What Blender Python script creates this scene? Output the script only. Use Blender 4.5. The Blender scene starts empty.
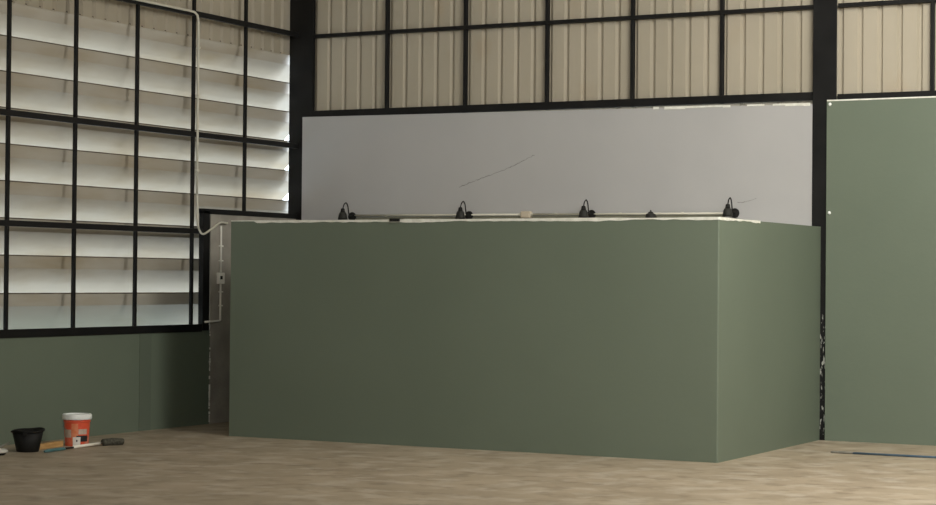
import bpy, bmesh, math, random
from mathutils import Vector, Matrix, noise as mnoise

random.seed(7)
scene = bpy.context.scene
COL = scene.collection

# ------------------------------------------------------------------ camera
cam_d = bpy.data.cameras.new('camera')
cam = bpy.data.objects.new('camera', cam_d)
COL.objects.link(cam)
R_ = Vector((0.88359936, 0.46816186, 0.00875484))
U_ = Vector((-0.00157925, -0.01571748, 0.99987523))
F_ = Vector((-0.46824105, 0.88350293, 0.01314862))
cam.matrix_world = Matrix(((R_.x, U_.x, -F_.x, 13.2533),
                           (R_.y, U_.y, -F_.y, -20.4915),
                           (R_.z, U_.z, -F_.z, 1.7),
                           (0, 0, 0, 1)))
cam_d.sensor_width = 36.0
cam_d.lens = 1971.08 * 36.0 / 936.0
cam_d.clip_end = 300
scene.camera = cam

# ------------------------------------------------------------------ world, lights, exposure
world = bpy.data.worlds.new('overcast_sky')
scene.world = world
world.use_nodes = True
wn = world.node_tree.nodes
wl = world.node_tree.links
bg = wn['Background']
bg.inputs['Strength'].default_value = 7.2
tc = wn.new('ShaderNodeTexCoord')
sp = wn.new('ShaderNodeSeparateXYZ')
wl.new(tc.outputs['Generated'], sp.inputs[0])
rp = wn.new('ShaderNodeValToRGB')
rp.color_ramp.elements[0].position = 0.0
rp.color_ramp.elements[0].color = (0.84, 0.91, 1.0, 1)
rp.color_ramp.elements[1].position = 1.0
rp.color_ramp.elements[1].color = (0.62, 0.78, 1.0, 1)
wl.new(sp.outputs['Z'], rp.inputs[0])
wl.new(rp.outputs[0], bg.inputs['Color'])


def area(name, loc, target, sx, sy, power, color):
    d = bpy.data.lights.new(name, 'AREA')
    d.shape = 'RECTANGLE'
    d.size = sx
    d.size_y = sy
    d.energy = power
    d.color = color
    o = bpy.data.objects.new(name, d)
    COL.objects.link(o)
    o.location = loc
    o.rotation_euler = (Vector(target) - Vector(loc)).to_track_quat('-Z', 'Y').to_euler()
    return o


area('front_fill_light', (14.0, -22.0, 5.5), (2.5, -1.0, 1.5), 8.0, 4.0, 540, (1.0, 0.97, 0.92))  # added fill panel lifting the front faces, not a fixture of the hall
area('right_key_light', (11.6, -6.4, 6.6), (10.5, -0.9, 2.0), 4.5, 4.5, 920, (1.0, 0.975, 0.91))  # added unseen key panel, placed to make brightness fall off leftwards

vs = scene.view_settings
scene.display_settings.display_device = 'sRGB'
vs.view_transform = 'Standard'
vs.look = 'None'
vs.gamma = 1.0
vs.use_curve_mapping = False
vs.exposure = 0.0


# ------------------------------------------------------------------ materials
def mat(name, c1, c2=None, scale=3.0, rough=0.6, detail=4.0, metallic=0.0, spec=0.5,
        bump=0.0, bump_scale=60.0, stretch=(1, 1, 1), lo=0.35, hi=0.65):
    m = bpy.data.materials.new(name)
    m.use_nodes = True
    nt = m.node_tree
    n = nt.nodes
    l = nt.links
    b = n['Principled BSDF']
    b.inputs['Roughness'].default_value = rough
    b.inputs['Metallic'].default_value = metallic
    b.inputs['Specular IOR Level'].default_value = spec
    t = n.new('ShaderNodeTexCoord')
    mp = n.new('ShaderNodeMapping')
    mp.inputs['Scale'].default_value = stretch
    l.new(t.outputs['Object'], mp.inputs[0])
    if c2 is None:
        c2 = tuple(v * 0.9 for v in c1)
    nz = n.new('ShaderNodeTexNoise')
    nz.inputs['Scale'].default_value = scale
    nz.inputs['Detail'].default_value = detail
    l.new(mp.outputs[0], nz.inputs['Vector'])
    r = n.new('ShaderNodeValToRGB')
    r.color_ramp.elements[0].position = lo
    r.color_ramp.elements[0].color = (*c1, 1)
    r.color_ramp.elements[1].position = hi
    r.color_ramp.elements[1].color = (*c2, 1)
    l.new(nz.outputs['Fac'], r.inputs[0])
    l.new(r.outputs[0], b.inputs['Base Color'])
    if bump > 0:
        nb = n.new('ShaderNodeTexNoise')
        nb.inputs['Scale'].default_value = bump_scale
        nb.inputs['Detail'].default_value = 3
        l.new(mp.outputs[0], nb.inputs['Vector'])
        bp = n.new('ShaderNodeBump')
        bp.inputs['Strength'].default_value = bump
        bp.inputs['Distance'].default_value = 0.01
        l.new(nb.outputs['Fac'], bp.inputs['Height'])
        l.new(bp.outputs[0], b.inputs['Normal'])
    m['ramp'] = r.name
    return m


def overlay(m, color, scale, lo, hi, stretch=(1, 1, 1), strength=1.0, detail=4.0, zmax=None):
    """a second layer of worn / stained colour over a material made by mat()"""
    nt = m.node_tree
    n = nt.nodes
    l = nt.links
    b = n['Principled BSDF']
    src = b.inputs['Base Color'].links[0].from_socket
    t = n.new('ShaderNodeTexCoord')
    mp = n.new('ShaderNodeMapping')
    mp.inputs['Scale'].default_value = stretch
    l.new(t.outputs['Object'], mp.inputs[0])
    nz = n.new('ShaderNodeTexNoise')
    nz.inputs['Scale'].default_value = scale
    nz.inputs['Detail'].default_value = detail
    l.new(mp.outputs[0], nz.inputs['Vector'])
    mr = n.new('ShaderNodeMapRange')
    mr.inputs['From Min'].default_value = lo
    mr.inputs['From Max'].default_value = hi
    mr.inputs['To Max'].default_value = strength
    l.new(nz.outputs['Fac'], mr.inputs['Value'])
    fac = mr.outputs[0]
    if zmax is not None:
        s = n.new('ShaderNodeSeparateXYZ')
        l.new(t.outputs['Object'], s.inputs[0])
        lt = n.new('ShaderNodeMath')
        lt.operation = 'LESS_THAN'
        lt.inputs[1].default_value = zmax
        l.new(s.outputs['Z'], lt.inputs[0])
        mu = n.new('ShaderNodeMath')
        mu.operation = 'MULTIPLY'
        l.new(fac, mu.inputs[0])
        l.new(lt.outputs[0], mu.inputs[1])
        fac = mu.outputs[0]
    mx = n.new('ShaderNodeMix')
    mx.data_type = 'RGBA'
    l.new(fac, mx.inputs['Factor'])
    l.new(src, mx.inputs['A'])
    mx.inputs['B'].default_value = (*color, 1)
    l.new(mx.outputs['Result'], b.inputs['Base Color'])


M = {}
M['green'] = mat('green_wall_paint', (0.134, 0.166, 0.122), (0.144, 0.177, 0.131), 0.7, 0.62, 3, bump=0.08, bump_scale=25)
M['green_dark'] = mat('green_wall_paint_second_coat', (0.114, 0.141, 0.104), (0.122, 0.150, 0.111), 0.7, 0.62, 3, bump=0.08, bump_scale=25)
M['board'] = mat('white_board_paint', (0.425, 0.423, 0.422), (0.455, 0.452, 0.448), 0.8, 0.7, 4, bump=0.05, bump_scale=20)
M['cement'] = mat('raw_cement', (0.31, 0.29, 0.25), (0.41, 0.385, 0.335), 3.0, 0.9, 6, bump=0.4, bump_scale=30)
M['sheet'] = mat('cream_metal_sheet', (0.40, 0.36, 0.28), (0.44, 0.395, 0.31), 1.2, 0.5, 4, stretch=(1, 1, 0.25))
overlay(M['sheet'], (0.38, 0.28, 0.17), 2.2, 0.58, 0.80, (1, 1, 0.5), 0.5)
M['blade'] = mat('louvre_blade_metal', (0.45, 0.42, 0.355), (0.50, 0.475, 0.415), 1.4, 0.5, 5, stretch=(1, 0.5, 2))
overlay(M['blade'], (0.36, 0.29, 0.18), 1.5, 0.46, 0.70, (1, 0.4, 1.8), 0.75)
M['black'] = mat('black_steel_paint', (0.006, 0.0062, 0.0062), (0.011, 0.0105, 0.010), 3, 0.55, 4, spec=0.25)
M['lip_shade'] = mat('painted_lip_shade', (0.09, 0.075, 0.055), (0.16, 0.135, 0.10), 5, 0.8, 4)  # dark brown painted in for the shade line at the blade lips
M['chipped'] = mat('black_steel_chipped', (0.006, 0.0062, 0.0062), (0.011, 0.011, 0.011), 3, 0.5, 4, spec=0.25)
overlay(M['chipped'], (0.35, 0.36, 0.33), 17.0, 0.56, 0.60, (2.0, 1, 0.6), 1.0, 3, 1.35)
M['floor'] = mat('worn_concrete', (0.31, 0.25, 0.175), (0.42, 0.345, 0.25), 1.7, 0.55, 12, bump=0.15, bump_scale=12, lo=0.3, hi=0.7)
overlay(M['floor'], (0.52, 0.46, 0.37), 3.1, 0.50, 0.68, (1, 1, 1), 0.65, 14)
overlay(M['floor'], (0.20, 0.155, 0.105), 4.3, 0.53, 0.70, (1, 1, 1), 0.6, 14)
M['ceiling'] = mat('roof_sheet', (0.60, 0.58, 0.53), (0.64, 0.62, 0.57), 1, 0.6)
M['plain'] = mat('hall_wall_paint', (0.60, 0.58, 0.53), (0.64, 0.62, 0.57), 1, 0.7)
M['ground'] = mat('outside_ground', (0.25, 0.24, 0.21), (0.32, 0.31, 0.27), 0.5, 0.9)
M['rim'] = mat('bare_white_filler', (0.70, 0.70, 0.62), (0.84, 0.84, 0.77), 14, 0.8, 4)
M['pvc'] = mat('cream_plastic_conduit', (0.60, 0.58, 0.48), (0.66, 0.64, 0.54), 4, 0.45)
M['switch'] = mat('white_plastic', (0.82, 0.81, 0.74), (0.86, 0.85, 0.78), 4, 0.4)
M['trunk'] = mat('dull_olive_trunking', (0.15, 0.15, 0.11), (0.19, 0.19, 0.14), 5, 0.7)
M['box'] = mat('beige_junction_plastic', (0.50, 0.43, 0.33), (0.55, 0.48, 0.37), 6, 0.5)
M['lamp'] = mat('black_lamp_metal', (0.008, 0.008, 0.007), (0.013, 0.013, 0.012), 8, 0.6, spec=0.25)
M['lampshade'] = mat('dark_grey_lamp_metal', (0.022, 0.022, 0.019), (0.030, 0.030, 0.026), 8, 0.6, spec=0.25)
M['bulb'] = mat('white_lamp_inside', (0.6, 0.6, 0.55), (0.65, 0.65, 0.6), 8, 0.5)
M['rubber'] = mat('black_rubber', (0.007, 0.007, 0.006), (0.012, 0.0115, 0.010), 12, 0.6, spec=0.25)
M['red'] = mat('red_pail_plastic', (0.76, 0.095, 0.04), (0.82, 0.14, 0.065), 14, 0.4, 4)
overlay(M['red'], (0.70, 0.42, 0.30), 9, 0.58, 0.70, (1, 1, 1), 0.6, 5)
M['lid'] = mat('white_pail_plastic', (0.90, 0.93, 0.90), (0.93, 0.95, 0.93), 8, 0.35)
M['label_grey'] = mat('pale_label_print', (0.50, 0.38, 0.30), (0.62, 0.50, 0.42), 30, 0.5)
M['label_orange'] = mat('orange_label_print', (0.78, 0.22, 0.09), (0.80, 0.30, 0.16), 30, 0.5)
M['label_black'] = mat('black_label_print', (0.015, 0.014, 0.016), (0.025, 0.022, 0.024), 30, 0.5)
M['label_white'] = mat('white_label_print', (0.78, 0.74, 0.68), (0.84, 0.80, 0.75), 30, 0.5)
M['wood'] = mat('brown_wood', (0.44, 0.25, 0.085), (0.58, 0.36, 0.15), 8, 0.6, 5, stretch=(6, 1, 6))
M['whitepole'] = mat('white_pole', (0.90, 0.86, 0.74), (0.93, 0.89, 0.78), 8, 0.4)
M['teal'] = mat('teal_grip', (0.06, 0.16, 0.17), (0.09, 0.21, 0.22), 12, 0.45)
M['nap'] = mat('dark_roller_nap', (0.035, 0.035, 0.025), (0.11, 0.105, 0.08), 45, 0.95, 5, bump=0.8, bump_scale=120)
M['steel'] = mat('bare_steel', (0.30, 0.30, 0.28), (0.38, 0.38, 0.35), 10, 0.4, metallic=0.7)
M['dish'] = mat('pale_plastic', (0.50, 0.49, 0.44), (0.60, 0.58, 0.52), 14, 0.5)
M['stick'] = mat('grey_stick', (0.17, 0.165, 0.14), (0.23, 0.22, 0.185), 14, 0.6)
M['blue'] = mat('dark_blue_plastic', (0.065, 0.115, 0.17), (0.085, 0.14, 0.20), 6, 0.4)
M['crack'] = mat('crack_line', (0.20, 0.195, 0.185), (0.27, 0.265, 0.255), 20, 0.9)


# ------------------------------------------------------------------ mesh helpers
def obj(name, bm, m, parent=None, smooth=False, bevel=0.0, kind=None):
    bmesh.ops.recalc_face_normals(bm, faces=bm.faces)
    me = bpy.data.meshes.new(name)
    bm.to_mesh(me)
    bm.free()
    if smooth:
        for p in me.polygons:
            p.use_smooth = True
    o = bpy.data.objects.new(name, me)
    COL.objects.link(o)
    me.materials.append(M[m])
    if parent is not None:
        o.parent = parent
    if bevel > 0:
        b = o.modifiers.new('bevel', 'BEVEL')
        b.width = bevel
        b.segments = 2
        b.limit_method = 'ANGLE'
    if kind:
        o['kind'] = kind
    return o


def box(x0, x1, y0, y1, z0, z1, bm=None):
    bm = bm or bmesh.new()
    v = [bm.verts.new(p) for p in ((x0, y0, z0), (x1, y0, z0), (x1, y1, z0), (x0, y1, z0),
                                   (x0, y0, z1), (x1, y0, z1), (x1, y1, z1), (x0, y1, z1))]
    for f in ((0, 3, 2, 1), (4, 5, 6, 7), (0, 1, 5, 4), (1, 2, 6, 5), (2, 3, 7, 6), (3, 0, 4, 7)):
        bm.faces.new([v[i] for i in f])
    return bm


def prism(pts, z0, z1, bm=None):
    """vertical prism over an XY polygon"""
    bm = bm or bmesh.new()
    a = [bm.verts.new((x, y, z0)) for x, y in pts]
    b = [bm.verts.new((x, y, z1)) for x, y in pts]
    n = len(pts)
    bm.faces.new(list(reversed(a)))
    bm.faces.new(b)
    for i in range(n):
        bm.faces.new((a[i], a[(i + 1) % n], b[(i + 1) % n], b[i]))
    return bm


def extrude_profile(prof, axis, a0, a1, bm=None):
    """closed 2-D profile extruded along an axis. axis 'y': profile is (x,z); axis 'x': (y,z)"""
    bm = bm or bmesh.new()
    mk = (lambda p, t: (p[0], t, p[1])) if axis == 'y' else (lambda p, t: (t, p[0], p[1]))
    a = [bm.verts.new(mk(p, a0)) for p in prof]
    b = [bm.verts.new(mk(p, a1)) for p in prof]
    n = len(prof)
    bm.faces.new(a)
    bm.faces.new(list(reversed(b)))
    for i in range(n):
        bm.faces.new((a[i], b[i], b[(i + 1) % n], a[(i + 1) % n]))
    return bm


def tube(pts, r, seg=10, bm=None, cap=True):
    bm = bm or bmesh.new()
    pts = [Vector(p) for p in pts]
    rr = r if isinstance(r, (list, tuple)) else [r] * len(pts)
    rings = []
    up = None
    for i, p in enumerate(pts):
        if i == 0:
            t = pts[1] - pts[0]
        elif i == len(pts) - 1:
            t = pts[-1] - pts[-2]
        else:
            t = (pts[i + 1] - pts[i]).normalized() + (pts[i] - pts[i - 1]).normalized()
        t.normalize()
        if up is None:
            up = t.orthogonal().normalized()
        up = (up - t * up.dot(t)).normalized()
        w = t.cross(up)
        rings.append([bm.verts.new(p + (up * math.cos(2 * math.pi * k / seg) + w * math.sin(2 * math.pi * k / seg)) * rr[i]) for k in range(seg)])
    for i in range(len(rings) - 1):
        for k in range(seg):
            bm.faces.new((rings[i][k], rings[i][(k + 1) % seg], rings[i + 1][(k + 1) % seg], rings[i + 1][k]))
    if cap:
        bm.faces.new(list(reversed(rings[0])))
        bm.faces.new(rings[-1])
    return bm


def lathe(prof, seg=40, closed=True, bm=None, wobble=None):
    """profile of (r,z) revolved about Z; r == 0 ends collapse to a pole"""
    bm = bm or bmesh.new()
    rings = []
    for r, z in prof:
        if r <= 1e-6:
            rings.append([bm.verts.new((0, 0, z))])
        else:
            ring = []
            for k in range(seg):
                a = 2 * math.pi * k / seg
                p = Vector((r * math.cos(a), r * math.sin(a), z))
                if wobble:
                    p = wobble(p, a)
                ring.append(bm.verts.new(p))
            rings.append(ring)
    for i in range(len(rings) - 1):
        a, b = rings[i], rings[i + 1]
        if len(a) == 1 and len(b) == 1:
            continue
        for k in range(seg):
            k2 = (k + 1) % seg
            if len(a) == 1:
                bm.faces.new((a[0], b[k], b[k2]))
            elif len(b) == 1:
                bm.faces.new((a[k], a[k2], b[0]))
            else:
                bm.faces.new((a[k], a[k2], b[k2], b[k]))
    return bm


def arc(pts, n=8):
    """Catmull-Rom resample of a path"""
    P = [Vector(p) for p in pts]
    P = [P[0] * 2 - P[1]] + P + [P[-1] * 2 - P[-2]]
    out = []
    for i in range(1, len(P) - 2):
        for k in range(n):
            t = k / n
            p0, p1, p2, p3 = P[i - 1], P[i], P[i + 1], P[i + 2]
            out.append(0.5 * ((2 * p1) + (p2 - p0) * t + (2 * p0 - 5 * p1 + 4 * p2 - p3) * t * t + (3 * p1 - p0 - 3 * p2 + p3) * t ** 3))
    out.append(P[-2])
    return out


def thing(name, label, cat, loc=(0, 0, 0), rotz=0.0, group=None):
    o = bpy.data.objects.new(name, None)
    o.empty_display_size = 0.1
    COL.objects.link(o)
    o.location = loc
    o.rotation_euler = (0, 0, rotz)
    o['label'] = label
    o['category'] = cat
    if group:
        o['group'] = group
    return o


def tag(o, label, cat, group=None):
    o['label'] = label
    o['category'] = cat
    if group:
        o['group'] = group
    return o


def struct(name, bm, m, parent=None, **k):
    return obj(name, bm, m, parent, kind='structure', **k)


# ------------------------------------------------------------------ the hall
struct('floor', box(-0.10, 24.0, -30.0, 0.35, -0.12, 0.0), 'floor')
struct('ground', box(-30.0, 60.0, -60.0, 40.0, -0.5, -0.14), 'ground')
struct('ceiling', box(-0.35, 24.0, -30.0, 0.40, 7.9, 8.0), 'ceiling')
struct('wall_front', box(-0.10, 24.0, -30.0, -29.9, 0.0, 7.9), 'plain')
struct('wall_side', box(23.9, 24.0, -29.9, 0.30, 0.0, 7.9), 'plain')
struct('wall_rear', box(9.2, 23.9, 0.02, 0.12, 0.0, 7.9), 'plain')

# low painted wall under the louvres
struct('wall_left', box(-0.10, 0.0, -12.0, -1.815, 0.0, 1.075), 'green')
struct('trim_1', box(0.0, 0.008, -3.13, -2.925, 0.0, 1.072), 'green_dark')
struct('wall_left_front', box(-0.10, 0.0, -29.9, -12.0, 0.0, 7.9), 'plain')
# bare cement panel in the corner, up to the black lintel
wc = struct('wall_corner', box(-0.10, 0.0, -1.815, -0.02, 0.0, 2.415), 'cement')
# ragged ridge of filler where paint meets the cement
bm = bmesh.new()
for i in range(34):
    z = 0.02 + i * 0.031
    if random.random() < 0.72:
        w = random.uniform(0.004, 0.016)
        box(0.0, random.uniform(0.004, 0.010), -1.815 - w, -1.815 + w * random.uniform(0.3, 1.0), z, z + random.uniform(0.02, 0.045), bm)
ridge = obj('paint_ridge', bm, 'rim', wc)
ridge['label'] = 'ragged pale ridge of filler'

# white board under the girt
bm = bmesh.new()
a = [(0.075, 0.0), (6.588, 0.0), (6.588, 3.612), (3.383, 3.640), (0.075, 3.670)]
va = [bm.verts.new((x, -0.012, z)) for x, z in a]
vb = [bm.verts.new((x, 0.010, z)) for x, z in a]
bm.faces.new(va)
bm.faces.new(list(reversed(vb)))
for i in range(5):
    bm.faces.new((va[i], vb[i], vb[(i + 1) % 5], va[(i + 1) % 5]))
wb = struct('wall_back', bm, 'board')


def crack(pts, r, jit=0.006):
    bm = bmesh.new()
    P = arc([(x, -0.0125, z) for x, z in pts], 6)
    P = [Vector((p.x + random.uniform(-jit, jit), -0.0125, p.z + random.uniform(-jit, jit))) for p in P]
    tube(P, [r * random.uniform(0.35, 1.1) for _ in P], 5, bm)
    return bm


ck = obj('crack', crack([(2.28, 2.775), (2.40, 2.82), (2.52, 2.86), (2.66, 2.90), (2.87, 2.97), (3.0, 3.02), (3.12, 3.07), (3.26, 3.135)], 0.0042), 'crack', wb)
ck['label'] = 'thin rising crack'
ck2 = obj('crack', crack([(5.74, 2.56), (5.84, 2.565), (5.95, 2.60)], 0.0035), 'crack', wb)
ck2['label'] = 'short faint crack'
# ragged strip of filler along the top of the board at its right end
bm = bmesh.new()
x = 4.6
while x < 6.55:
    w = random.uniform(0.05, 0.16)
    zt = 3.640 - (x - 3.383) * 0.0087
    if random.random() < 0.8:
        box(x, min(x + w, 6.56), -0.016, -0.011, zt - random.uniform(0.006, 0.020), zt + 0.012, bm)
    x += w
obj('filler_strip', bm, 'rim', wb)

# green board right of the column
wr = struct('wall_right', box(6.755, 9.2, -0.045, -0.022, 0.0, 3.640), 'green')
obj('filler_strip', box(6.757, 9.1, -0.047, -0.021, 3.632, 3.647), 'rim', wr)
for z in (3.598, 2.435):
    bm = lathe([(0, 0), (0.016, 0), (0.018, 0.006), (0.010, 0.018), (0, 0.020)], 12)
    bmesh.ops.transform(bm, matrix=Matrix.Translation((6.792, -0.045, z)) @ Matrix.Rotation(math.pi / 2, 4, 'X'), verts=bm.verts)
    obj('screw', bm, 'lid', wr)


# corrugated cladding
def corrugated_x(x0, x1, y, z0, z1, phase, pitch=0.2141, depth=0.034):
    """ribs recede (towards +Y) as seen from inside"""
    bm = bmesh.new()
    pts = []
    k = math.floor((x0 - phase) / pitch) - 1
    while True:
        b = phase + k * pitch
        for dx, dy in ((-0.034, 0), (-0.012, depth), (0.012, depth), (0.034, 0)):
            xx = b + dx
            if x0 <= xx <= x1:
                pts.append((xx, y + dy))
        if b > x1 + pitch:
            break
        k += 1
    pts = [(x0, y)] + pts + [(x1, y)]
    lo = [bm.verts.new((p[0], p[1], z0)) for p in pts]
    hi = [bm.verts.new((p[0], p[1], z1)) for p in pts]
    for i in range(len(pts) - 1):
        bm.faces.new((lo[i], lo[i + 1], hi[i + 1], hi[i]))
    return bm


def sheet(name, bm):
    o = obj(name, bm, 'sheet', kind='structure')
    s = o.modifiers.new('solid', 'SOLIDIFY')
    s.thickness = 0.003
    return o


sheet('wall_back_upper', corrugated_x(0.0, 6.84, 0.075, 3.60, 7.85, 1.246 + 0.018))
sheet('wall_right_upper', corrugated_x(6.80, 9.2, 0.075, 3.60, 7.85, 7.083))
# left upper cladding above the louvres, facing +X
bm = corrugated_x(-12.0, 0.40, 0.0, 4.445, 7.85, -5.29)
bmesh.ops.transform(bm, matrix=Matrix(((0, -1, 0, -0.150), (1, 0, 0, 0), (0, 0, 1, 0), (0, 0, 0, 1))), verts=bm.verts)
sheet('wall_left_upper', bm)
# flashing behind the frame, closing the sheet at the head of the louvre
# ------------------------------------------------------------------ louvred opening
win = bpy.data.objects.new('window_1', None)
COL.objects.link(win)
win.location = (-0.13, -2.0, 1.1)
win['kind'] = 'structure'
T0 = Matrix.Translation((0.09, 2.0, -1.1))
LIPS = [4.46, 4.102, 3.745, 3.380, 3.015, 2.642, 2.268, 1.892, 1.505]
for i, z in enumerate(LIPS):
    t = 0.004
    drop = 0.42 if i < len(LIPS) - 1 else 0.43
    prof_in = [(-0.13, z), (-0.132, z - 0.03), (-0.145, z - 0.13), (-0.27, z - 0.27), (-0.42, z - drop)]
    prof = [(-0.150, z + 0.004)] + prof_in + [(-0.424, z - drop + 0.003), (-0.274, z - 0.266), (-0.149, z - 0.126), (-0.146, z - 0.03)]
    yend = (0.275 if 2 <= i <= 4 else 0.48) + random.uniform(-0.012, 0.012)
    bm = extrude_profile(prof, 'y', -12.0, yend)
    bmesh.ops.transform(bm, matrix=T0, verts=bm.verts)
    blade = obj('louvre_blade', bm, 'blade', win)
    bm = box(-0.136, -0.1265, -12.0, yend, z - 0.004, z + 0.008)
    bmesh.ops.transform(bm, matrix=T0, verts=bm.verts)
    obj('lip_shade_strip', bm, 'lip_shade', blade)  # thin dark strip standing in for the gap shadow along the lip

# ------------------------------------------------------------------ steel frame of the left wall
Y0, SY = -5.2893, 1.03806
RZ = [1.1085, 2.2114, 3.3128, 4.687, 5.8]
fr = thing('steel_grille', 'black steel grid in front of the white louvres on the left wall', 'steel grid', (0, -2.0, 1.075))
TF = Matrix.Translation((0, 2.0, -1.075))


def part_box(name, m, par, T, dims, bevel=0.003):
    bm = box(*dims)
    bmesh.ops.transform(bm, matrix=T, verts=bm.verts)
    return obj(name, bm, m, par, bevel=bevel)


for k in range(-3, 5):
    y = Y0 + k * SY
    w = 0.018
    zb = 1.09 if y < -2.02 else 2.44
    part_box('mullion', 'black', fr, TF, (-0.026, 0.010, y - w, y + w, zb, 7.8))
for j, z in enumerate(RZ):
    h = 0.042 if j == 0 else 0.030
    y1 = -0.01 if z > 2.3 else -1.99
    part_box('rail', 'black', fr, TF, (-0.030, 0.016, -12.0, y1, z - h, z + h))

# post and lintel framing the cement panel
part_box('post', 'black', fr, TF, (-0.05, 0.016, -1.980, -1.856, 1.077, 2.45))
part_box('lintel', 'black', fr, TF, (-0.06, 0.016, -1.980, -0.005, 2.418, 2.475))


# ------------------------------------------------------------------ columns
def h_column(name, label, x0, x1, yf, depth, m):
    c = thing(name, label, 'column', ((x0 + x1) / 2, yf, 0))
    T = Matrix.Translation((-(x0 + x1) / 2, -yf, 0))
    xm = (x0 + x1) / 2
    part_box('front_flange', m, c, T, (x0, x1, yf, yf + 0.016, 0, 7.85))
    part_box('web', m, c, T, (xm - 0.006, xm + 0.006, yf + 0.016, yf + depth - 0.016, 0, 7.85))
    part_box('rear_flange', m, c, T, (x0, x1, yf + depth - 0.016, yf + depth, 0, 7.85))
    return c


h_column('steel_column', 'black steel column in the left corner between louvres and white board', -0.140, 0.203, 0.013, 0.055, 'black')
h_column('steel_column', 'black steel column between the white board and right green wall', 6.588, 6.852, -0.020, 0.26, 'chipped')


# ------------------------------------------------------------------ steel grid of the back wall
def back_frame(label, x0, x1, xs, rails, base):
    f = thing('steel_grille', label, 'steel grid', ((x0 + x1) / 2, 0.02, base))
    T = Matrix.Translation((-(x0 + x1) / 2, -0.02, -base))
    for x in xs:
        part_box('mullion', 'black', f, T, (x - 0.020, x + 0.020, 0.016, 0.068, base, 7.8))
    for z0, z1 in rails:
        part_box('rail', 'black', f, T, (x0, x1, 0.012, 0.072, z0, z1))
    return f


XB, SB = 1.24594, 1.07064
back_frame('black steel grid over the cream cladding above the white board', 0.204, 6.587,
           [XB + j * SB for j in range(5)], [(3.658, 3.745), (4.643, 4.687), (5.62, 5.68)], 3.655)
back_frame('black steel grid over the cream cladding above the right green wall', 6.853, 9.2,
           [7.871, 8.94], [(3.650, 3.712), (4.643, 4.687), (5.62, 5.68)], 3.650)

# ------------------------------------------------------------------ green partition
A = Vector((1.180, -3.109))
B = Vector((6.708, -3.139))
D = Vector((6.690, -0.022))
pt = thing('partition_wall', 'large dark green boxed partition standing in front of the white board', 'partition', (4.0, -1.6, 0))
TPT = Matrix.Translation((-4.0, 1.6, 0))
ZT = 2.288
th = 0.09
r = 0.014


def fillet(cx, cy, rad, a0, a1, n=8):
    return [(cx + rad * math.cos(math.radians(a0 + (a1 - a0) * i / n)), cy + rad * math.sin(math.radians(a0 + (a1 - a0) * i / n))) for i in range(n + 1)]


# front panel carries the rounded corner
pts = [(A.x, A.y)] + fillet(B.x - r, B.y + r, r, -90, 0) + [(B.x - th, B.y + r), (B.x - th, B.y + th), (A.x, A.y + th)]
bm = prism(pts, 0.0, ZT)
bmesh.ops.transform(bm, matrix=TPT, verts=bm.verts)
obj('front_panel', bm, 'green', pt)
bm = prism([(B.x, B.y + r), (D.x, D.y), (D.x - th, D.y), (B.x - th, B.y + r)], 0.0, ZT)
bmesh.ops.transform(bm, matrix=TPT, verts=bm.verts)
obj('side_panel', bm, 'green', pt)
bm = prism([(A.x, A.y + th), (A.x + th, A.y + th), (A.x + th, D.y), (A.x, D.y)], 0.0, ZT)
bmesh.ops.transform(bm, matrix=TPT, verts=bm.verts)
obj('end_panel', bm, 'green', pt)
bm = box(A.x + th, B.x - th, A.y + th, -0.024, ZT - 0.06, ZT - 0.02)
bmesh.ops.transform(bm, matrix=TPT, verts=bm.verts)
obj('top_panel', bm, 'ceiling', pt)

# ragged bare edge along the top: front run, round the corner, part of the side
path = []
n = 150
for i in range(n + 1):
    t = i / n
    path.append((A.x + (B.x - r - A.x) * t, A.y + (B.y - A.y) * t, 0, -1))
for i, (x, y) in enumerate(fillet(B.x - r, B.y + r, r, -90, 0)):
    ang = math.radians(-90 + 90 * i / 8)
    path.append((x, y, math.cos(ang), math.sin(ang)))
for i in range(1, 34):
    t = i / 90
    path.append((B.x + (D.x - B.x) * t, B.y + r + (D.y - B.y - r) * t, 1, 0))
bm = bmesh.new()
prev = None
s = 0.0
for i, (x, y, nx, ny) in enumerate(path):
    s = x * 1.0 - y
    wob = mnoise.noise(Vector((s * 1.7, 0.3, 0)))
    fine = mnoise.noise(Vector((s * 9.0, 4.3, 0)))
    top = ZT + 0.006 + 0.004 * wob + 0.003 * fine
    hgt = max(0.006, 0.026 + 0.012 * wob + 0.013 * fine)
    if i < 9:
        hgt *= 0.35
    off = 0.004
    ring = [bm.verts.new(p) for p in ((x + nx * off, y + ny * off, top - hgt), (x + nx * off, y + ny * off, top),
                                      (x - nx * 0.06, y - ny * 0.06, top), (x - nx * 0.06, y - ny * 0.06, top - hgt))]
    if prev:
        for k in range(4):
            bm.faces.new((prev[k], prev[(k + 1) % 4], ring[(k + 1) % 4], ring[k]))
    else:
        bm.faces.new(ring)
    prev = ring
bm.faces.new(list(reversed(prev)))
bmesh.ops.transform(bm, matrix=TPT, verts=bm.verts)
te = obj('top_edge', bm, 'rim', pt)
te['label'] = 'ragged bare white top edge'

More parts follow.
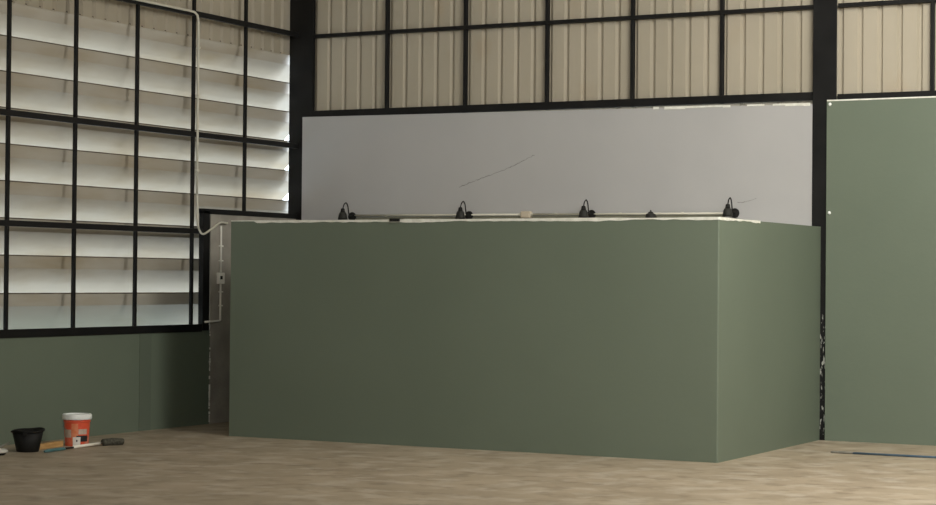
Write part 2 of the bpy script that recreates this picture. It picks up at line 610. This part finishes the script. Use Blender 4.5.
# ------------------------------------------------------------------ conduit and lamps on the white board
cp = thing('conduit_pipe', 'long cream conduit running level along the white board behind the partition', 'pipe', (3.2, -0.012, 2.45))
TC = Matrix.Translation((-3.2, 0.012, -2.45))
bm = tube([(0.86, -0.046, 2.450), (3.085, -0.046, 2.446)], 0.0110, 10)
tube([(3.261, -0.046, 2.446), (5.62, -0.046, 2.440)], 0.0110, 10, bm)
bmesh.ops.transform(bm, matrix=TC, verts=bm.verts)
obj('pipe', bm, 'pvc', cp, smooth=True)
for x in (1.3, 1.95, 2.75, 3.55, 4.35, 5.1):
    bm = box(x - 0.012, x + 0.012, -0.054, -0.012, 2.432, 2.460)
    bmesh.ops.transform(bm, matrix=TC, verts=bm.verts)
    obj('clip', bm, 'pvc', cp, bevel=0.003)

for x0, x1 in ((0.87, 3.108), (3.238, 5.60)):
    bm = box(x0, x1, -0.034, -0.0122, 2.370, 2.428)
    bmesh.ops.transform(bm, matrix=TC, verts=bm.verts)
    t = obj('trunking', bm, 'trunk', cp, bevel=0.003)
    t['label'] = 'dull olive strip under the pipe'

jb = thing('junction_box', 'small beige junction box on the conduit between second and third black lamps', 'box', (3.173, -0.012, 2.440))
bm = box(-0.062, 0.062, -0.060, 0.0, -0.036, 0.042)
obj('body', bm, 'box', jb, bevel=0.008)
bm = box(-0.052, 0.052, -0.066, -0.0595, -0.026, 0.032)
obj('cover', bm, 'box', jb, bevel=0.003)
for s in (-1, 1):
    bm = tube([(s * 0.060, -0.034, 0.007), (s * 0.085, -0.034, 0.007)], 0.016, 10)
    obj('gland', bm, 'pvc', jb, smooth=False)


def build_lamp(label):
    L = thing('wall_lamp', label, 'lamp', (0, 0, 0), 0, 'black gooseneck wall lamps')
    # backplate: disc on the board
    bm = lathe([(0, 0), (0.052, 0), (0.054, 0.006), (0.050, 0.018), (0.016, 0.024), (0.012, 0.034), (0, 0.035)], 28)
    bmesh.ops.transform(bm, matrix=Matrix.Rotation(math.pi / 2, 4, 'X'), verts=bm.verts)
    obj('backplate', bm, 'lamp', L, smooth=False)
    P = arc([(0, -0.030, 0.0), (0, -0.074, 0.012), (0, -0.096, 0.07), (0, -0.112, 0.125), (0, -0.150, 0.160),
             (0, -0.194, 0.140), (0, -0.216, 0.105), (0, -0.223, 0.082)], 6)
    obj('arm', tube(P, 0.0072, 8), 'lamp', L, smooth=True)
    T = Matrix.Translation((0, -0.225, 0))
    bm = lathe([(0, 0.094), (0.012, 0.092), (0.023, 0.086), (0.025, 0.064), (0.030, 0.054), (0.026, 0.046), (0, 0.046)], 20)
    bmesh.ops.transform(bm, matrix=T, verts=bm.verts)
    obj('socket', bm, 'lamp', L, smooth=False)
    bm = lathe([(0.024, 0.048), (0.038, 0.040), (0.047, 0.020), (0.053, -0.015), (0.060, -0.045), (0.056, -0.045),
                (0.049, -0.015), (0.043, 0.018), (0.034, 0.036), (0.024, 0.044)], 32)
    bmesh.ops.transform(bm, matrix=T, verts=bm.verts)
    obj('shade', bm, 'lampshade', L, smooth=True)
    bm = lathe([(0, 0.044), (0.010, 0.040), (0.012, 0.02), (0.020, 0.0), (0.022, -0.015), (0.014, -0.030), (0, -0.035)], 18)
    bmesh.ops.transform(bm, matrix=T, verts=bm.verts)
    obj('bulb', bm, 'bulb', L, smooth=True)
    return L


lamp_spots = [(0.792, 2.438, 'black gooseneck wall lamp at the left end of the conduit, nearest the corner column', 0.0),
              (2.396, 2.438, 'black gooseneck wall lamp just left of the beige junction box', 0.0),
              (3.970, 2.438, 'black gooseneck wall lamp just right of the beige junction box', 0.0),
              (5.690, 2.442, 'black gooseneck wall lamp at the right end of the conduit', 0.0)]
base_lamp = None
for x, z, lab, rz in lamp_spots:
    if base_lamp is None:
        base_lamp = build_lamp(lab)
        L = base_lamp
    else:
        L = base_lamp.copy()
        COL.objects.link(L)
        L['label'] = lab
        for ch in list(base_lamp.children):
            c = ch.copy()
            COL.objects.link(c)
            c.parent = L
    L.location = (x + 0.030, -0.036, z)
    L.rotation_euler = (0, 0, rz)

# short armless lamp holder whose cap just clears the partition
hl = thing('lamp_holder', 'low black lamp holder cap without arm, between third and fourth gooseneck lamps', 'lamp holder', (4.775, -0.0345, 2.405))
bm = lathe([(0, 0), (0.020, 0), (0.022, 0.008), (0.012, 0.03), (0.012, 0.125), (0, 0.125)], 16)
bmesh.ops.transform(bm, matrix=Matrix.Rotation(math.pi / 2, 4, 'X'), verts=bm.verts)
obj('backplate', bm, 'lamp', hl)
bm = lathe([(0, 0.042), (0.008, 0.040), (0.010, 0.026), (0.024, 0.020), (0.034, 0.006), (0.056, -0.006), (0.060, -0.05), (0.054, -0.05), (0.050, -0.01), (0.0, -0.004)], 28)
bmesh.ops.transform(bm, matrix=Matrix.Translation((0, -0.125, 0.032)), verts=bm.verts)
obj('shade', bm, 'lampshade', hl, smooth=False)

# small black clip gripping the partition's bare top edge
ck3 = thing('clip', 'small black clip gripping the partition top edge between first and second lamps', 'clip', (3.205, -3.108, 2.286))
obj('jaw', box(-0.060, 0.060, -0.030, -0.0195, -0.014, 0.018), 'lamp', ck3, bevel=0.003)
obj('jaw', box(-0.060, 0.060, 0.058, 0.066, -0.020, 0.018), 'lamp', ck3, bevel=0.003)
obj('spring', box(-0.050, 0.050, -0.020, 0.060, 0.0120, 0.018), 'lamp', ck3, bevel=0.002)

# ------------------------------------------------------------------ conduits on the left wall
cl = thing('conduit_pipe', 'cream conduit running along the top rail and down the louvre frame', 'pipe', (0.03, -2.12, 4.65))
TL = Matrix.Translation((-0.03, 2.12, -4.65))
run = [(0.032, -12.0, 4.700), (0.032, -6.0, 4.700), (0.032, -2.34, 4.700)]
bend = [(0.032, -2.22, 4.695), (0.032, -2.165, 4.665), (0.032, -2.145, 4.60)]
down = [(0.032, -2.14, 4.4), (0.032, -2.14, 3.4), (0.032, -2.14, 2.62)]
bm = tube(run + bend + down, 0.0135, 10)
bmesh.ops.transform(bm, matrix=TL, verts=bm.verts)
obj('pipe', bm, 'pvc', cl, smooth=True)
hang = arc([(0.032, -2.14, 2.66), (0.045, -2.14, 2.45), (0.05, -2.145, 2.31), (0.052, -2.11, 2.22), (0.05, -2.03, 2.18),
            (0.045, -1.86, 2.245), (0.04, -1.74, 2.30), (0.034, -1.66, 2.322), (0.03, -1.53, 2.318)], 8)
bm = tube(hang, 0.0125, 8)
bmesh.ops.transform(bm, matrix=TL, verts=bm.verts)
obj('flexible_hose', bm, 'pvc', cl, smooth=True)
for z in (4.3, 3.75, 2.9):
    bm = box(0.012, 0.049, -2.162, -2.118, z - 0.012, z + 0.012)
    bmesh.ops.transform(bm, matrix=TL, verts=bm.verts)
    obj('clip', bm, 'pvc', cl, bevel=0.003)

cs = thing('conduit_pipe', 'thin white conduit dropping to the switch on the bare cement panel', 'pipe', (0.0, -1.63, 1.18))
TS = Matrix.Translation((0, 1.63, -1.18))
bm = tube([(0.014, -1.636, 2.285), (0.014, -1.632, 2.21), (0.014, -1.632, 1.745)], 0.0125, 10)
tube([(0.014, -1.632, 1.610), (0.014, -1.632, 1.25), (0.014, -1.632, 1.20), (0.014, -1.637, 1.187), (0.016, -1.65, 1.183), (0.031, -1.80, 1.179), (0.031, -1.955, 1.176)], 0.0125, 10, bm)
bmesh.ops.transform(bm, matrix=TS, verts=bm.verts)
obj('pipe', bm, 'switch', cs, smooth=True)
for z in (2.05, 1.88, 1.52, 1.36):
    bm = box(0.0, 0.028, -1.655, -1.598, z - 0.008, z + 0.008)
    bmesh.ops.transform(bm, matrix=TS, verts=bm.verts)
    obj('clip', bm, 'switch', cs, bevel=0.002)

sw = thing('switch_box', 'small white switch box with a black rocker on the cement panel conduit', 'switch', (0.0, -1.64, 1.68))
obj('body', box(0.0, 0.045, -0.055, 0.050, -0.068, 0.062), 'switch', sw, bevel=0.006)
obj('rocker', box(0.0445, 0.051, -0.042, -0.002, -0.016, 0.024), 'lamp', sw, bevel=0.002)


# ------------------------------------------------------------------ things on the floor at left
# black mixing bucket with a bent rim
def wob(p, a):
    k = max(0.0, (p.z - 0.10) / 0.11)
    d = a - math.radians(80)
    bump = math.exp(-((d + math.pi) % (2 * math.pi) - math.pi) ** 2 / 0.42)
    d2 = a - math.radians(215)
    dip = math.exp(-((d2 + math.pi) % (2 * math.pi) - math.pi) ** 2 / 0.10)
    q = p.copy()
    q.z += k * (0.020 * bump - 0.006 * dip + 0.004 * math.sin(3 * a))
    q.x *= 1 + 0.02 * k * math.sin(2 * a + 0.6)
    return q


bk = thing('bucket', 'black rubber mixing bucket with a bent rim on the floor', 'bucket', (0.655, -5.715, 0))
obj('body', lathe([(0, 0), (0.100, 0), (0.106, 0.006), (0.148, 0.200), (0.142, 0.200), (0.101, 0.012), (0, 0.012)], 48, wobble=wob), 'rubber', bk, smooth=True)
obj('rim', lathe([(0.146, 0.190), (0.158, 0.193), (0.161, 0.202), (0.156, 0.209), (0.144, 0.208), (0.142, 0.199), (0.146, 0.190)], 48, wobble=wob), 'rubber', bk, smooth=True)
for s in (-1, 1):
    bm = box(-0.02, 0.02, -0.006, 0.006, 0.165, 0.200)
    bmesh.ops.transform(bm, matrix=Matrix.Rotation(math.radians(30 + (0 if s > 0 else 180)), 4, 'Z') @ Matrix.Translation((0, -0.152, 0)), verts=bm.verts)
    obj('lug', bm, 'rubber', bk, bevel=0.003)

# red paint pail with white lid
pl = thing('paint_pail', 'red paint pail with a white lid and printed label', 'pail', (0.60, -4.915, 0), math.radians(-62))
obj('body', lathe([(0, 0.004), (0.108, 0.004), (0.112, 0.0), (0.116, 0.006), (0.128, 0.235), (0.135, 0.238), (0.135, 0.250), (0.129, 0.252), (0.130, 0.27), (0.124, 0.27), (0.110, 0.012), (0, 0.012)], 48), 'red', pl, smooth=False)
lid = obj('lid', lathe([(0, 0.306), (0.118, 0.308), (0.122, 0.316), (0.138, 0.317), (0.146, 0.309), (0.147, 0.272), (0.142, 0.262), (0.137, 0.263), (0.137, 0.298), (0, 0.300)], 48), 'lid', pl, smooth=False)


def pail_r(z):
    return 0.116 + (0.128 - 0.116) * (z - 0.006) / 0.229


def patch(name, m, a0, a1, z0, z1, lab, lift=0.0012):
    """a printed patch lying on the pail wall; angles measured from the side facing the camera"""
    bm = bmesh.new()
    n = 10
    rows = []
    for z, e in ((z0, lift), (z1, lift), (z1, -0.001), (z0, -0.001)):
        rows.append([bm.verts.new(((pail_r(z) + e) * math.cos(math.radians(a0 + (a1 - a0) * i / n)),
                                   (pail_r(z) + e) * math.sin(math.radians(a0 + (a1 - a0) * i / n)), z)) for i in range(n + 1)])
    for k in range(4):
        q, w = rows[k], rows[(k + 1) % 4]
        for i in range(n):
            bm.faces.new((q[i], q[i + 1], w[i + 1], w[i]))
    bm.faces.new([rw[0] for rw in rows])
    bm.faces.new([rw[-1] for rw in reversed(rows)])
    o = obj(name, bm, m, pl)
    o['label'] = lab
    return o


# 0 degrees = towards the camera (set by the pail's rotation), positive = to the right
patch('printed_label', 'label_orange', -14, 16, 0.02, 0.225, 'orange print', 0.0010)
patch('printed_label', 'label_grey', -58, -16, 0.085, 0.165, 'pale worn print')
patch('printed_label', 'label_grey', 18, 62, 0.118, 0.170, 'pale worn print')
patch('printed_label', 'label_black', 8, 68, 0.045, 0.105, 'black print', 0.0012)
patch('printed_label', 'label_white', -8, 28, 0.006, 0.092, 'white square print', 0.0020)
patch('printed_label', 'label_black', 8, 14, 0.045, 0.065, 'small black mark', 0.0028)
hd = arc([(math.cos(a) * 0.137, math.sin(a) * 0.137, 0.243 - 0.085 * abs(math.sin((a - math.radians(-100)) / math.radians(180) * math.pi)) ** 0.8)
          for a in [math.radians(-100 + 18 * i) - math.radians(120) for i in range(11)]], 3)
obj('handle', tube(hd, 0.0035, 6), 'steel', pl, smooth=True)

# wooden block between bucket and pail
wd = obj('wooden_block', box(-0.055, 0.0, -0.22, 0.22, 0.0, 0.055), 'wood', bevel=0.006)
wd.location = (0.60, -5.30, 0)
wd.rotation_euler = (0, 0, math.radians(8))
tag(wd, 'brown wooden block on the floor between the bucket and the pail', 'wood')

# paint roller on a long pole
pr = thing('paint_roller', 'paint roller with white pole and dark sleeve lying in front of the pail', 'paint roller', (0.83, -5.2, 0))
TR = Matrix.Translation((-0.83, 5.2, 0))


def rp_part(name, bm, m, **k):
    bmesh.ops.transform(bm, matrix=TR, verts=bm.verts)
    return obj(name, bm, m, pr, **k)


rp_part('grip', tube([(0.885, -5.745, 0.014), (0.88, -5.70, 0.016), (0.868, -5.58, 0.016), (0.850, -5.42, 0.016), (0.848, -5.40, 0.014)], [0.010, 0.016, 0.016, 0.016, 0.012], 12), 'teal', smooth=True)
rp_part('ferrule', tube([(0.849, -5.41, 0.016), (0.838, -5.255, 0.016)], 0.009, 10), 'rubber', smooth=True)
rp_part('pole', tube([(0.838, -5.262, 0.019), (0.830, -5.06, 0.021), (0.826, -4.845, 0.026)], 0.0155, 12), 'whitepole', smooth=True)
rp_part('frame', tube(arc([(0.826, -4.85, 0.026), (0.828, -4.82, 0.029), (0.842, -4.80, 0.033), (0.935, -4.60, 0.033)], 5), 0.005, 8), 'steel', smooth=True)
rp_part('sleeve', tube([(0.846, -4.825, 0.035), (0.850, -4.815, 0.036), (0.89, -4.71, 0.038), (0.930, -4.605, 0.033), (0.934, -4.597, 0.032)], [0.026, 0.034, 0.037, 0.032, 0.024], 20), 'nap', smooth=True)

# pale dish cut by the frame and a stirring stick in it
ds = thing('paint_dish', 'pale shallow paint dish on the floor at the left picture edge', 'dish', (0.655, -6.15, 0))
obj('body', lathe([(0, 0.0), (0.066, 0.0), (0.074, 0.006), (0.092, 0.022), (0.088, 0.026), (0.066, 0.014), (0, 0.012)], 36), 'rubber', ds, smooth=True)
obj('rim', lathe([(0.088, 0.020), (0.101, 0.024), (0.103, 0.040), (0.092, 0.054), (0.035, 0.064), (0, 0.065), (0, 0.056), (0.084, 0.032), (0.088, 0.020)], 36), 'dish', ds, smooth=True)
bm = tube([(0.66, -6.13, 0.073), (0.638, -5.95, 0.102)], [0.010, 0.008], 8)
st = obj('stirring_stick', bm, 'stick', smooth=True)
tag(st, 'thin grey stirring stick resting on the pale paint dish', 'stick')

# blue pipe lying along the foot of the right green wall
bp = thing('blue_pole', 'long dark blue pole with a pale end lying before the right green wall', 'pole', (8.3, -1.51, 0))
obj('shaft', tube([(-0.80, 0.003, 0.011), (0.0, 0.0, 0.011), (0.9, -0.01, 0.011)], 0.011, 10), 'blue', bp, smooth=True)
obj('end_sleeve', tube([(-1.02, 0.006, 0.010), (-1.0, 0.006, 0.012), (-0.80, 0.003, 0.012), (-0.78, 0.003, 0.011)], [0.006, 0.012, 0.012, 0.010], 10), 'stick', bp, smooth=True)
